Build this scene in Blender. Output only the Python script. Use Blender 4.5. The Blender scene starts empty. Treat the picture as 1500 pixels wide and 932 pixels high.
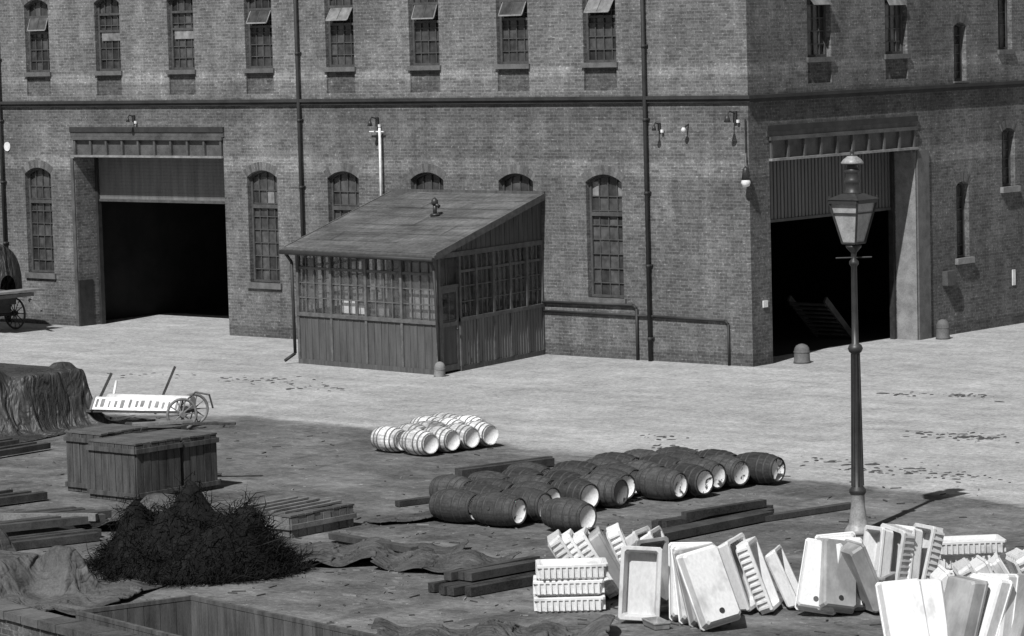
import bpy, math, random
import numpy as np
from mathutils import Vector, Matrix, noise
random.seed(7)
S=bpy.context.scene
R=math.radians
# ---------------------------------------------------------------- materials
class G:
    def __init__(s,name):
        s.m=bpy.data.materials.new(name); s.m.use_nodes=True; s.t=s.m.node_tree
        s.b=s.t.nodes["Principled BSDF"]; s.o=s.t.nodes["Material Output"]
        tc=s.t.nodes.new("ShaderNodeTexCoord"); s.co=tc.outputs["Object"]
    def n(s,t,**k):
        a=s.t.nodes.new(t)
        for q,v in k.items(): setattr(a,q,v)
        return a
    def put(s,sock,v):
        if hasattr(v,"links"): s.t.links.new(v,sock)
        else: sock.default_value=v
    def noise(s,scale,detail=3,rough=.6,vec=None,dist=0.0):
        a=s.n("ShaderNodeTexNoise"); s.put(a.inputs["Vector"],vec or s.co)
        a.inputs["Scale"].default_value=scale; a.inputs["Detail"].default_value=min(detail,4)
        a.inputs["Roughness"].default_value=rough; a.inputs["Distortion"].default_value=dist
        return a.outputs[0]
    def math(s,op,a,b=0.0,clamp=False):
        m=s.n("ShaderNodeMath",operation=op,use_clamp=clamp); s.put(m.inputs[0],a); s.put(m.inputs[1],b); return m.outputs[0]
    def mr(s,v,a,b,c,d):
        m=s.n("ShaderNodeMapRange"); s.put(m.inputs[0],v)
        for i,q in enumerate((a,b,c,d)): s.put(m.inputs[i+1],q)
        return m.outputs[0]
    def mix(s,f,a,b):
        m=s.n("ShaderNodeMix",data_type='FLOAT'); s.put(m.inputs[0],f); s.put(m.inputs[2],a); s.put(m.inputs[3],b); return m.outputs[0]
    def mapv(s,sc,vec=None):
        m=s.n("ShaderNodeMapping"); s.put(m.inputs[0],vec or s.co); m.inputs[3].default_value=sc; return m.outputs[0]
    def xyz(s,vec=None):
        a=s.n("ShaderNodeSeparateXYZ"); s.put(a.inputs[0],vec or s.co); return a.outputs
    def comb(s,x,y,z):
        a=s.n("ShaderNodeCombineXYZ"); s.put(a.inputs[0],x); s.put(a.inputs[1],y); s.put(a.inputs[2],z); return a.outputs[0]
    def rnd(s):
        return s.n("ShaderNodeObjectInfo").outputs["Random"]
    def bump(s,h,st=.4,d=.02):
        b=s.n("ShaderNodeBump"); b.inputs["Strength"].default_value=st; b.inputs["Distance"].default_value=d
        s.put(b.inputs["Height"],h); s.t.links.new(b.outputs[0],s.b.inputs["Normal"])
    def out(s,col,rough=.85,metal=0,spec=.3):
        if hasattr(col,"links"):
            c=s.n("ShaderNodeCombineColor")
            for i in range(3): s.t.links.new(col,c.inputs[i])
            s.t.links.new(c.outputs[0],s.b.inputs["Base Color"])
        else: s.b.inputs["Base Color"].default_value=(col,col,col,1)
        s.put(s.b.inputs["Roughness"],rough); s.b.inputs["Metallic"].default_value=metal
        s.b.inputs["Specular IOR Level"].default_value=spec
        return s.m
def simple(name,base,var=.3,scale=3.0,rough=.8,bumps=.25,fine=40,metal=0,spec=.3,stretch=None,rand=.0,wr=0):
    g=G(name); v=g.mapv(stretch) if stretch else None
    a=g.noise(scale,4,.65,v); b=g.noise(fine,2,.6,v)
    f=g.math('ADD',g.mr(a,.3,.7,-var,var),g.mr(b,.3,.7,-var*.5,var*.5))
    if rand: f=g.math('ADD',f,g.mr(g.rnd(),0,1,-rand,rand))
    c=g.math('MULTIPLY',g.math('ADD',f,1.0),base); c=g.math('MAXIMUM',c,.008)
    if wr:
        w1=g.math('ABSOLUTE',g.math('SUBTRACT',g.noise(1.5,3,.5,g.mapv((1,1,.5)),1.2),.5)); w2=g.math('ABSOLUTE',g.math('SUBTRACT',g.noise(4.0,2,.5,g.mapv((1,1,.4)),1.0),.5))
        g.bump(g.math('ADD',w1,g.math('MULTIPLY',w2,.4)),1.0,wr)
    elif bumps: g.bump(a,bumps,.02)
    return g.out(c,rough,metal,spec)
def brick_mat(name,lo,hi,mort,bands=True,dim=1.0):
    g=G(name); x,y,z=g.xyz()
    vec=g.comb(g.math('ADD',x,y),z,0.0)
    b=g.n("ShaderNodeTexBrick"); g.put(b.inputs["Vector"],vec)
    b.inputs["Color1"].default_value=(lo,lo,lo,1); b.inputs["Color2"].default_value=(hi,hi,hi,1); b.inputs["Mortar"].default_value=(mort,)*3+(1,)
    b.inputs["Scale"].default_value=1; b.inputs["Mortar Size"].default_value=.009; b.inputs["Mortar Smooth"].default_value=.3
    b.inputs["Brick Width"].default_value=.232; b.inputs["Row Height"].default_value=.078
    bw=g.n("ShaderNodeRGBToBW"); g.t.links.new(b.outputs["Color"],bw.inputs[0]); c=bw.outputs[0]
    big=g.noise(.35,4,.65); st=g.noise(1.0,4,.65,g.mapv((2.2,2.2,.25))); fine=g.noise(14,4,.9); mid=g.noise(3.0,3,.7)
    f=g.math('MULTIPLY',g.mr(big,.3,.7,.68,1.32),g.mr(st,.3,.7,.80,1.20))
    f=g.math('MULTIPLY',f,g.mr(fine,.3,.7,.5,1.56)); f=g.math('MULTIPLY',f,g.mr(mid,.3,.7,.80,1.20))
    sp=g.noise(8,2,.6,g.mapv((1,1,2.6))); f=g.math('MULTIPLY',f,g.mr(sp,.61,.70,1.0,1.9))
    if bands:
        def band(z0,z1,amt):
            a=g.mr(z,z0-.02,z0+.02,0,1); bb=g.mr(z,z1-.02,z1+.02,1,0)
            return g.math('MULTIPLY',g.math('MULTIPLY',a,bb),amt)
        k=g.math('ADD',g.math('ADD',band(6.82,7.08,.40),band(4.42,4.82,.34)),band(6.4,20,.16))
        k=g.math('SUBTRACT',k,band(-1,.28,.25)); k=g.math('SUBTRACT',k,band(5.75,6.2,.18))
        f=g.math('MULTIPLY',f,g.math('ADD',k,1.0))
    c=g.math('MULTIPLY',g.math('MULTIPLY',c,f),dim)
    g.bump(c,.5,.012)
    return g.out(c,.92,0,.15)
M={}
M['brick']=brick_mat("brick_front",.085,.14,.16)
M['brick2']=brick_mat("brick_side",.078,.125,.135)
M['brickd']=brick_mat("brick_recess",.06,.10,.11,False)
for i,v in enumerate((.085,.12,.165)): M['vs%d'%i]=simple("voussoir_%d"%i,v,.3,9)
M['belt']=simple("string_course_stone",.035,.35,2)
M['sill']=simple("sill_stone",.12,.3,4)
M['stone']=simple("pale_stone",.22,.3,3)
M['frame']=simple("window_frame_paint",.075,.3,5,.6)
M['framel']=simple("window_frame_light",.20,.3,5,.6)
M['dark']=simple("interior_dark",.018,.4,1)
M['iron']=simple("black_iron",.03,.4,6,.45,.15,spec=.5)
M['girder']=simple("girder_paint",.085,.4,2.5,.6,.2)
M['girderl']=simple("girder_flange",.22,.4,4,.6,.2)
M['shut']=simple("shutter_paint",.15,.3,1.2,.6,.1,stretch=(4,4,.4))
M['shut2']=simple("shutter_paint_dark",.12,.3,1.2,.6,.1,stretch=(4,4,.4))
M['white']=simple("white_paint",.72,.2,6,.5,.1)
M['pipe']=simple("downpipe_iron",.035,.3,2,.6,.1)
M['roofint']=simple("ceiling",.05,.2,2)
def glassmat(name,lo,hi,rough=.2):
    g=G(name); n=g.noise(1.3,4,.7,g.mapv((1,1,.7))); n2=g.noise(6,2,.5)
    v=g.math('MULTIPLY',g.mr(n,.35,.65,lo,hi),g.mr(n2,.3,.7,.7,1.3)); return g.out(v,rough,0,.6)
M['glass']=glassmat("window_glass_dirty",.035,.10)
M['glassd']=glassmat("window_glass_dark",.018,.06)
M['glassl']=glassmat("window_glass_pale",.13,.26)
def clearglass():
    g=G("hut_glass"); tr=g.n("ShaderNodeBsdfTransparent"); gl=g.n("ShaderNodeBsdfGlossy"); gl.inputs["Roughness"].default_value=.08
    df=g.n("ShaderNodeBsdfDiffuse"); df.inputs[0].default_value=(.25,.25,.25,1)
    m1=g.n("ShaderNodeMixShader"); g.put(m1.inputs[0],g.mr(g.noise(2.2,3,.7),.4,.7,.02,.2)); g.t.links.new(tr.outputs[0],m1.inputs[1]); g.t.links.new(df.outputs[0],m1.inputs[2])
    m2=g.n("ShaderNodeMixShader"); m2.inputs[0].default_value=.08; g.t.links.new(m1.outputs[0],m2.inputs[1]); g.t.links.new(gl.outputs[0],m2.inputs[2])
    g.t.links.new(m2.outputs[0],g.o.inputs[0]); return g.m
M['cglass']=clearglass()
M['hut']=simple("hut_boards",.085,.35,1.6,.75,.2,stretch=(6,6,.6))
M['hut2']=simple("hut_side_boards",.16,.3,1.6,.75,.2,stretch=(6,6,.6))
M['hutf']=simple("hut_frame_paint",.11,.35,6,.6)
def roofmat():
    g=G("hut_roof_felt")
    a=g.noise(1.6,4,.75,g.mapv((.4,2.4,2.4))); b=g.noise(14,4,.9); s=g.noise(.7,3); r=g.noise(2.0,3,.6,g.mapv((5,.3,.3)))
    c=g.math('MULTIPLY',g.mr(a,.3,.7,.06,.15),g.mr(b,.3,.7,.55,1.4)); c=g.math('MULTIPLY',c,g.mr(s,.35,.65,.7,1.25)); c=g.math('MULTIPLY',c,g.mr(r,.3,.7,.82,1.18))
    g.bump(g.math('ADD',a,g.math('MULTIPLY',b,.3)),.6,.04); return g.out(c,.92,0,.15)
M['roof']=roofmat()
def lathmat(name,base,k1=.35):
    g=G(name); off=g.math('MULTIPLY',g.rnd(),37.0)
    x,y,z=g.xyz(); v=g.comb(g.math('ADD',x,off),g.math('ADD',y,off),z)
    a=g.noise(3.0,4,.7,v,.6); b=g.noise(30,2,.6,v)
    ang=g.math('ARCTAN2',z,y); st=g.noise(7,1,.5,g.comb(ang,off,g.math('MULTIPLY',x,.2)))
    f=g.math('MULTIPLY',g.mr(a,.32,.68,1-k1,1+k1),g.mr(st,.3,.7,.72,1.28)); f=g.math('MULTIPLY',f,g.mr(b,.3,.7,.75,1.25))
    f=g.math('MULTIPLY',f,g.mr(g.rnd(),0,1,.6,1.6))
    c=g.math('MULTIPLY',f,base)
    g.bump(a,.3,.01); return g.out(c,.75)
M['stave']=lathmat("barrel_staves_dark",.042)
M['stavel']=lathmat("barrel_staves_white",.5,.5)
def headmat(name,keep):
    g=G(name); off=g.math('MULTIPLY',g.rnd(),53.0); x,y,z=g.xyz()
    v=g.comb(off,g.math('ADD',y,off),z)
    a=g.noise(4.2,4,.65,v,.8); b=g.noise(25,2,.6,v)
    c=g.mix(g.mr(a,keep,keep+.05,0,1),.85,.06); c=g.math('MULTIPLY',c,g.mr(b,.3,.7,.85,1.12))
    k=g.mr(g.rnd(),.90,.93,1,.2) if keep<.62 else 1.0
    return g.out(g.math('MULTIPLY',c,k),.7)
M['head']=headmat("barrel_head_limewash",.56); M['headw']=headmat("barrel_head_white",.66)
M['hoop']=simple("barrel_hoop_iron",.05,.4,8,.6); M['hoopl']=simple("barrel_hoop_rusty",.14,.4,8,.6)
M['crate']=simple("crate_wood_weathered",.085,.5,1.5,.85,.3,stretch=(5,5,.7),rand=.15)
M['cratet']=simple("crate_wood_top",.09,.45,2,.85,.3)
M['crated']=simple("crate_band",.03,.4,4)
M['timber']=simple("old_timber",.05,.5,2.5,.85,.4,rand=.3)
M['timberl']=simple("pale_timber",.16,.4,2.5,.85,.3,rand=.2)
M['tarp']=simple("tarpaulin_dark",.04,.5,1.5,.55,.3,spec=.45,wr=.30)
M['tarpl']=simple("canvas_sheet_grey",.085,.45,1.6,.8,.3,wr=.22)
M['tarpm']=simple("canvas_sheet_mid",.07,.55,2.2,.8,.4,wr=.15)
M['brush']=simple("dead_brushwood",.012,.5,6,.9,0,spec=.1)
M['dung']=simple("dung",.06,.5,8,.95,.5)
def sinkmat(name,stain,lo=.38,hi=.78,sc=3.0):
    g=G(name); off=g.math('MULTIPLY',g.rnd(),31.0); x,y,z=g.xyz(); v=g.comb(g.math('ADD',x,off),y,g.math('MULTIPLY',g.math('ADD',z,off),.6))
    a=g.noise(sc,3,.6,v,.1); b=g.noise(28,2,.6,v)
    c=g.mix(g.mr(a,stain,stain+.22,0,1),hi,lo); c=g.math('MULTIPLY',c,g.mr(b,.3,.7,.90,1.06)); c=g.math('MULTIPLY',c,g.mr(g.rnd(),0,1,.72,1.02)); return g.out(c,.5,0,.35)
M['sink']=sinkmat("glazed_ceramic",.56); M['sinkd']=sinkmat("ceramic_unglazed_back",.36,.24,.48,1.6)
M['frost']=simple("frosted_glass",.36,.3,4,.3,0)
M['lampiron']=simple("lamp_post_paint",.035,.35,4,.45,.1,spec=.5)
M['lamppale']=simple("lamp_cap_zinc",.28,.35,6,.4,.1)
def groundmat():
    g=G("yard_ground"); x,y,z=g.xyz()
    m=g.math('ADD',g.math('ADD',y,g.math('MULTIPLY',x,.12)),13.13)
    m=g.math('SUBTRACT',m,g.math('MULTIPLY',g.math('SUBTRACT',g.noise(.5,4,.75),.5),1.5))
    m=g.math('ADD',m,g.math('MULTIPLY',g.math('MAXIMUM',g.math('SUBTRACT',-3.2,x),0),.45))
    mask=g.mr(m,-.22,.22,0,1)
    n1=g.noise(.22,4,.65); n2=g.noise(1.3,4,.8); n3=g.noise(9,4,.9); fl=g.noise(5.5,3,.85)
    tr=g.noise(1.0,4,.75,g.mapv((.10,1.2,1)))
    pale=g.math('MULTIPLY',g.mr(n1,.3,.7,.31,.42),g.mr(n2,.3,.7,.76,1.22)); pale=g.math('MULTIPLY',pale,g.mr(tr,.3,.7,.84,1.14))
    pale=g.math('MULTIPLY',pale,g.mr(n3,.3,.7,.55,1.42))
    spots=g.noise(.8,4,.85,g.mapv((.5,1.6,1))); pale=g.math('MULTIPLY',pale,g.mr(spots,.60,.72,1.0,.65))
    pale=g.math('MULTIPLY',pale,g.mr(fl,.64,.70,1.0,.45))
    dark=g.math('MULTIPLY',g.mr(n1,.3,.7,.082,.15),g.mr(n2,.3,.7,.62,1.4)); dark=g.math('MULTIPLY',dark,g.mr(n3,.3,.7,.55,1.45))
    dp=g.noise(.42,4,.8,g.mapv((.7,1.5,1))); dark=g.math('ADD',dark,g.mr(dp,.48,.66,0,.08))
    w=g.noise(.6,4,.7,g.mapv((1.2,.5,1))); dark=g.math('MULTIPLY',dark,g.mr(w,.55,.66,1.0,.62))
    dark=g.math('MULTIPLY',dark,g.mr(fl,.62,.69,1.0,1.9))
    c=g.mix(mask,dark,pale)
    g.bump(g.math('ADD',n3,g.math('MULTIPLY',n2,1.5)),.55,.035)
    return g.out(c,.93,0,.15)
M['ground']=groundmat()
# ---------------------------------------------------------------- mesh builder
class MB:
    def __init__(s): s.v=[];s.f=[];s.m=[];s.mats=[];s.sm=[]
    def mi(s,k):
        if k not in s.mats: s.mats.append(k)
        return s.mats.index(k)
    def poly(s,pts,mat,smooth=False):
        i=len(s.v); s.v+= [tuple(p) for p in pts]; s.f.append(tuple(range(i,i+len(pts)))); s.m.append(s.mi(mat)); s.sm.append(smooth)
    def hexa(s,c,mat):
        i=len(s.v); s.v+=[tuple(p) for p in c]; k=s.mi(mat)
        for f in ((0,3,2,1),(4,5,6,7),(0,1,5,4),(1,2,6,5),(2,3,7,6),(3,0,4,7)):
            s.f.append(tuple(i+q for q in f)); s.m.append(k); s.sm.append(False)
    def box(s,c,d,mat,rot=None):
        pts=[]
        for z in (-1,1):
            for x,y in ((-1,-1),(1,-1),(1,1),(-1,1)):
                p=Vector((x*d[0]/2,y*d[1]/2,z*d[2]/2))
                if rot: p=rot@p
                pts.append(p+Vector(c))
        s.hexa(pts,mat)
    def beam(s,p0,p1,w,h,mat,roll=0):
        p0=Vector(p0);p1=Vector(p1);d=p1-p0;L=d.length
        q=d.to_track_quat('X','Z').to_matrix()@Matrix.Rotation(roll,3,'X')
        s.box((p0+p1)/2,(L,w,h),mat,q)
    def cyl(s,p0,p1,r0,r1,mat,n=10,cap=True):
        p0=Vector(p0);p1=Vector(p1);q=(p1-p0).to_track_quat('Z','Y').to_matrix()
        s.lathe([(r0,0),(r1,(p1-p0).length)],mat,n,Matrix.Translation(p0)@q.to_4x4(),cap)
    def lathe(s,prof,mat,n=16,mx=None,cap=True,mats=None):
        mx=mx or Matrix.Identity(4); i=len(s.v); k=s.mi(mat)
        for r,z in prof:
            for a in range(n):
                t=2*math.pi*a/n; s.v.append(tuple(mx@Vector((r*math.cos(t),r*math.sin(t),z))))
        for j in range(len(prof)-1):
            kk=s.mi(mats[j]) if mats else k
            for a in range(n):
                b=(a+1)%n; s.f.append((i+j*n+a,i+j*n+b,i+(j+1)*n+b,i+(j+1)*n+a)); s.m.append(kk); s.sm.append(n>6)
        if cap:
            s.f.append(tuple(i+a for a in range(n))[::-1]); s.m.append(k); s.sm.append(False)
            j=len(prof)-1; s.f.append(tuple(i+j*n+a for a in range(n))); s.m.append(s.mi(mats[-1]) if mats else k); s.sm.append(False)
    def tube(s,pts,r,mat,n=8):
        for a,b in zip(pts[:-1],pts[1:]): s.cyl(a,b,r,r,mat,n)
    def ring(s,c,rad,r,mat,rot,n=20):
        i=len(s.v);k=s.mi(mat);m=6
        for a in range(n):
            t=2*math.pi*a/n
            for b in range(m):
                u=2*math.pi*b/m; p=Vector(((rad+r*math.cos(u))*math.cos(t),(rad+r*math.cos(u))*math.sin(t),r*math.sin(u))); s.v.append(tuple(rot@p+Vector(c)))
        for a in range(n):
            for b in range(m):
                s.f.append((i+a*m+b,i+((a+1)%n)*m+b,i+((a+1)%n)*m+(b+1)%m,i+a*m+(b+1)%m)); s.m.append(k); s.sm.append(True)
    def mesh(s,name):
        me=bpy.data.meshes.new(name); me.from_pydata(s.v,[],s.f)
        for k in s.mats: me.materials.append(M[k])
        me.polygons.foreach_set("material_index",s.m); me.polygons.foreach_set("use_smooth",s.sm); me.update(); return me
    def obj(s,name,parent=None,loc=None,mx=None):
        o=bpy.data.objects.new(name,s.mesh(name)); bpy.context.collection.objects.link(o)
        if parent: o.parent=parent
        if loc: o.location=loc
        if mx: o.matrix_world=mx
        return o
def empty(name,loc=(0,0,0)):
    e=bpy.data.objects.new(name,None); e.location=loc; bpy.context.collection.objects.link(e); return e
def pbox(mb,P,a0,a1,z0,z1,d0,d1,mat):
    mb.hexa([P(a0,d0,z0),P(a1,d0,z0),P(a1,d1,z0),P(a0,d1,z0),P(a0,d0,z1),P(a1,d0,z1),P(a1,d1,z1),P(a0,d1,z1)],mat)
PF=lambda a,d,z:(a,d,z)
PR=lambda a,d,z:(-d,a,z)
J=lambda a:random.uniform(-a,a)
def arcz(o,a):
    w=o['a1']-o['a0'];r=o['rise']
    if r<=0: return o['zc']
    Rr=(w*w/4+r*r)/(2*r); x=a-(o['a0']+o['a1'])/2
    return o['zc']-Rr+math.sqrt(max(Rr*Rr-x*x,0))
def wall(mb,P,a0,a1,z0,z1,ops,mat,back=.45):
    A=sorted(set([a0,a1]+[o[k] for o in ops for k in('a0','a1')])); Z=sorted(set([z0,z1]+[o[k] for o in ops for k in('z0','zc')]))
    for i in range(len(A)-1):
        for j in range(len(Z)-1):
            ca=(A[i]+A[i+1])/2;cz=(Z[j]+Z[j+1])/2
            if any(o['a0']<ca<o['a1'] and o['z0']<cz<o['zc'] for o in ops): continue
            mb.poly([P(A[i],0,Z[j]),P(A[i+1],0,Z[j]),P(A[i+1],0,Z[j+1]),P(A[i],0,Z[j+1])],mat)
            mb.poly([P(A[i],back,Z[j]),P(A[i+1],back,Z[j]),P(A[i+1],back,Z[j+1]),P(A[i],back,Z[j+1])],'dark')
    for o in ops:
        d=o['dep']; N=10 if o['rise']>0 else 1
        xs=[o['a0']+(o['a1']-o['a0'])*i/N for i in range(N+1)]
        for i in range(N):
            za,zb=arcz(o,xs[i]),arcz(o,xs[i+1])
            if o['rise']>0:
                for dd in (0,back): mb.poly([P(xs[i],dd,za),P(xs[i+1],dd,zb),P(xs[i+1],dd,o['zc']),P(xs[i],dd,o['zc'])],mat)
            mb.poly([P(xs[i],0,za),P(xs[i+1],0,zb),P(xs[i+1],d,zb),P(xs[i],d,za)],mat)
        s=arcz(o,o['a0'])
        for a in (o['a0'],o['a1']): mb.poly([P(a,0,o['z0']),P(a,d,o['z0']),P(a,d,s),P(a,0,s)],mat)
        if not o.get('gate'): mb.poly([P(o['a0'],0,o['z0']),P(o['a1'],0,o['z0']),P(o['a1'],d,o['z0']),P(o['a0'],d,o['z0'])],mat)
def arch_ring(mb,P,o,h=.22,n=13):
    w=o['a1']-o['a0'];r=o['rise'];Rr=(w*w/4+r*r)/(2*r);cx=(o['a0']+o['a1'])/2;cz=o['zc']-Rr
    t0=math.asin((w/2)/Rr)
    for i in range(n):
        ta=-t0+2*t0*i/n;tb=-t0+2*t0*(i+.86)/n
        q=[(ta,Rr),(tb,Rr),(tb,Rr+h),(ta,Rr+h)]
        mb.poly([P(cx+rr*math.sin(t),-.004,cz+rr*math.cos(t)) for t,rr in q],random.choice(('vs0','vs1','vs1','vs2')))
def window(mf,mg,P,o,cols,rows,d=.17,transom=None,fr='frame'):
    a0,a1,z0=o['a0'],o['a1'],o['z0']; N=10;f=.06
    xs=[a0+(a1-a0)*i/N for i in range(N+1)]
    s=arcz(o,a0)
    for c in range(cols):
        for r in range(rows):
            b0,b1=a0+(a1-a0)*c/cols,a0+(a1-a0)*(c+1)/cols; q0,q1=z0+(s-z0)*r/rows,z0+(s-z0)*(r+1)/rows
            t=[J(.006) for _ in range(3)]
            mg.poly([P(b0,d+.03+t[0],q0),P(b1,d+.03+t[1],q0),P(b1,d+.03+t[1]+t[2],q1),P(b0,d+.03+t[0]+t[2],q1)],random.choices(('glass','glassd','glassl'),(7,5,.1))[0])
    for i in range(N):
        za,zb=arcz(o,xs[i]),arcz(o,xs[i+1])
        mg.poly([P(xs[i],d+.036,s-.02),P(xs[i+1],d+.036,s-.02),P(xs[i+1],d+.036,zb),P(xs[i],d+.036,za)],'glassd')  # arch head always gets the darker glass: brick arch's shadow painted into its colour
        mf.hexa([P(xs[i],d-.03,za-f),P(xs[i+1],d-.03,zb-f),P(xs[i+1],d+.02,zb-f),P(xs[i],d+.02,za-f),P(xs[i],d-.03,za+.01),P(xs[i+1],d-.03,zb+.01),P(xs[i+1],d+.02,zb+.01),P(xs[i],d+.02,za+.01)],fr)
    pbox(mf,P,a0,a0+f,z0,s-.01,d-.032,d+.02,fr); pbox(mf,P,a1-f,a1,z0,s-.01,d-.032,d+.02,fr); pbox(mf,P,a0+f,a1-f,z0,z0+f,d-.03,d+.02,fr)
    for c in range(1,cols):
        a=a0+(a1-a0)*c/cols; pbox(mf,P,a-.011,a+.011,z0+f,arcz(o,a)-.04,d-.004,d+.022,fr)
    for r in range(1,rows):
        z=z0+(s-z0)*r/rows; pbox(mf,P,a0+f,a1-f,z-.011,z+.011,d-.007,d+.021,fr)
    if transom: pbox(mf,P,a0+f,a1-f,transom-.05,transom+.05,d-.04,d+.0215,fr)
# ---------------------------------------------------------------- ground
mb=MB()
mb.poly([(-900,-900,0),(900,-900,0),(900,900,0),(-900,900,0)],'ground')
mb.obj("ground")
# ---------------------------------------------------------------- building
B=empty("brick_warehouse")
TOP=13.0
upx=[-27.8,-24.88,-21.93,-19.0,-16.02,-13.06,-10.11,-7.17,-4.40]
grx=[-28.0,-25.08,-16.07,-13.09,-10.15,-7.18,-4.38]
def O(a0,a1,z0,zc,rise=.17,dep=.2,**k): return dict(a0=a0,a1=a1,z0=z0,zc=zc,rise=rise,dep=dep,**k)
fu=[];fg=[]
for x in upx: fu.append(O(x-.51,x+.51,7.17,9.22))
for x in grx: fg.append(O(x-.56,x+.56,1.47,4.47,.19))
fp=[O(x-.51,x+.51,6.5,7.05,0,.06) for x in upx]
fgate=O(-23.48,-17.5,0,5.35,0,.84,gate=True)
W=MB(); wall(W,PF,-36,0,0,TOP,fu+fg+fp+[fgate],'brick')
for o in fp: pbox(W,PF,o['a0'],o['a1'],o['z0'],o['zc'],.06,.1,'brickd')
ru=[O(2.42,3.40,7.17,9.2),O(5.70,6.68,7.17,9.2),O(8.78,9.36,6.42,7.9,.1),O(10.88,11.55,7.17,9.2,.1),O(14.2,15.2,7.17,9.2),O(17.2,18.2,7.17,9.2)]
rg=[O(8.80,9.38,1.92,3.87,.1),O(10.99,11.62,3.62,5.14,.1),O(14.3,15.3,1.5,4.45),O(17.3,18.3,1.5,4.45)]
rp=[O(2.42,3.40,6.55,7.05,0,.06),O(5.70,6.68,6.55,7.05,0,.06)]
rgate=O(.80,6.95,0,5.35,0,.75,gate=True)
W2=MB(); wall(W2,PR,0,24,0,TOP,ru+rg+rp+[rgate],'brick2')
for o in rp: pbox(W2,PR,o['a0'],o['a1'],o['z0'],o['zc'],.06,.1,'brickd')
W.obj("front_wall",B); W2.obj("side_wall",B)
X=MB()
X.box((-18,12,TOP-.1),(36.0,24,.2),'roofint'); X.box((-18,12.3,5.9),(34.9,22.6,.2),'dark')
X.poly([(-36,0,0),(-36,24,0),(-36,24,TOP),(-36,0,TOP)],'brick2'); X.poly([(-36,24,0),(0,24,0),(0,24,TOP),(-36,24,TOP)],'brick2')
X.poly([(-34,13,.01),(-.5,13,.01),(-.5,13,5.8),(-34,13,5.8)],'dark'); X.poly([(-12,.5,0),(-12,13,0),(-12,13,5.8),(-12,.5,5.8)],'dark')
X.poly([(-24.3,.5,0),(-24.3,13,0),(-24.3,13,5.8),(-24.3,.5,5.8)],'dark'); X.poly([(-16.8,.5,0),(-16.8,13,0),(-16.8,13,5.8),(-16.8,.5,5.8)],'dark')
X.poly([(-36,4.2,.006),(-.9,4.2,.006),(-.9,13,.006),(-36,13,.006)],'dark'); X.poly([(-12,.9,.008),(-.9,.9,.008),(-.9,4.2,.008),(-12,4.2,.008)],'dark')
for i in range(8): X.box((-2.2,5.4+.15*i,.95-.12*i),(1.1,.2,.05),'timber')
X.beam((-1.65,5.3,1.1),(-1.65,6.5,.05),.06,.16,'timber'); X.beam((-2.75,5.3,1.1),(-2.75,6.5,.05),.06,.16,'timber')
X.obj("shell_and_interior",B)
T=MB()
pbox(T,PF,-36,.10,6.19,6.27,-.07,.0,'belt'); pbox(T,PF,-36,.13,6.27,6.35,-.12,.0,'belt')
pbox(T,PR,.002,24,6.19,6.27,-.07,-.002,'belt'); pbox(T,PR,.002,24,6.27,6.35,-.12,-.002,'belt')
for o in fu: pbox(T,PF,o['a0']-.05,o['a1']+.05,7.05,7.17,-.06,.14,'sill')
for o in fg: pbox(T,PF,o['a0']-.08,o['a1']+.08,1.31,1.47,-.07,.14,'sill')
for o in ru:
    if o['z0']>7: pbox(T,PR,o['a0']-.05,o['a1']+.05,7.05,7.17,-.06,.14,'sill')
    else: pbox(T,PR,o['a0']-.05,o['a1']+.05,6.37,6.42,-.04,.14,'sill')
for o in rg: pbox(T,PR,o['a0']-.1,o['a1']+.1,o['z0']-.15,o['z0'],-.1,.14,'stone')
for o in fu+fg: arch_ring(T,PF,o)
for o in ru+rg: arch_ring(T,PR,o)
T.obj("stone_trim",B)
mf=MB();mg=MB()
for i,o in enumerate(fu):
    window(mf,mg,PF,o,4,6)
    ang=[.0,.35,.0,.0,.5,.6,.4,.5,.62][i]; a0,a1=o['a0']+.12,o['a1']-.12; zt,h=8.70,.38
    pbox(mf,PF,o['a0']+.06,o['a1']-.06,zt,zt+.06,.12,.1915,'frame'); pbox(mf,PF,o['a0']+.06,o['a1']-.06,zt-h-.08,zt-h-.02,.12,.1915,'frame')
    if ang>.0:
        c,s=math.cos(ang),math.sin(ang)
        pbox(mf,PF,a0,a1,zt-h-.01,zt-.002,.18,.188,'dark')
        Ph=lambda a,d,z:(a,.13-(zt-z)*s-d*c,zt-(zt-z)*c-d*s+.0)
        pbox(mf,Ph,a0,a1,zt-h,zt,0,.015,'glassl' if i in(5,8) else 'glass')  # paler glass on some hoppers: caught sunlight put into the pane colour
        pbox(mf,Ph,a0,a1,zt-h,zt-h+.03,.015,.035,'framel'); pbox(mf,Ph,a0,a0+.03,zt-h,zt,.016,.035,'framel'); pbox(mf,Ph,a1-.03,a1,zt-h,zt,.016,.035,'framel'); pbox(mf,Ph,(a0+a1)/2-.01,(a0+a1)/2+.01,zt-h,zt,.016,.03,'frame')
    if i in (2,3): pbox(mf,PF,a0,a1,8.0,8.24,.150,.16,'glassl')
for o in fg: window(mf,mg,PF,o,4,8,transom=3.5)
for i,o in enumerate(ru):
    w=o['a1']-o['a0']; window(mf,mg,PR,o,4 if w>.9 else 2,6)
for o in rg:
    w=o['a1']-o['a0']; window(mf,mg,PR,o,4 if w>.9 else 2,6)
for o,a in ((ru[0],.7),(ru[1],.5)):
    zt=8.72
    Ph=lambda q,d,z:(-.13+(zt-z)*math.sin(a)+d,q,zt-(zt-z)*math.cos(a))
    pbox(mf,Ph,o['a0']+.12,o['a1']-.12,zt-.4,zt,0,.02,'glassl')  # side hoppers likewise: pale pane colour stands in for sun on the glass
mf.obj("window_frames",B); mg.obj("window_glass",B)
Gm=MB()
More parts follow.
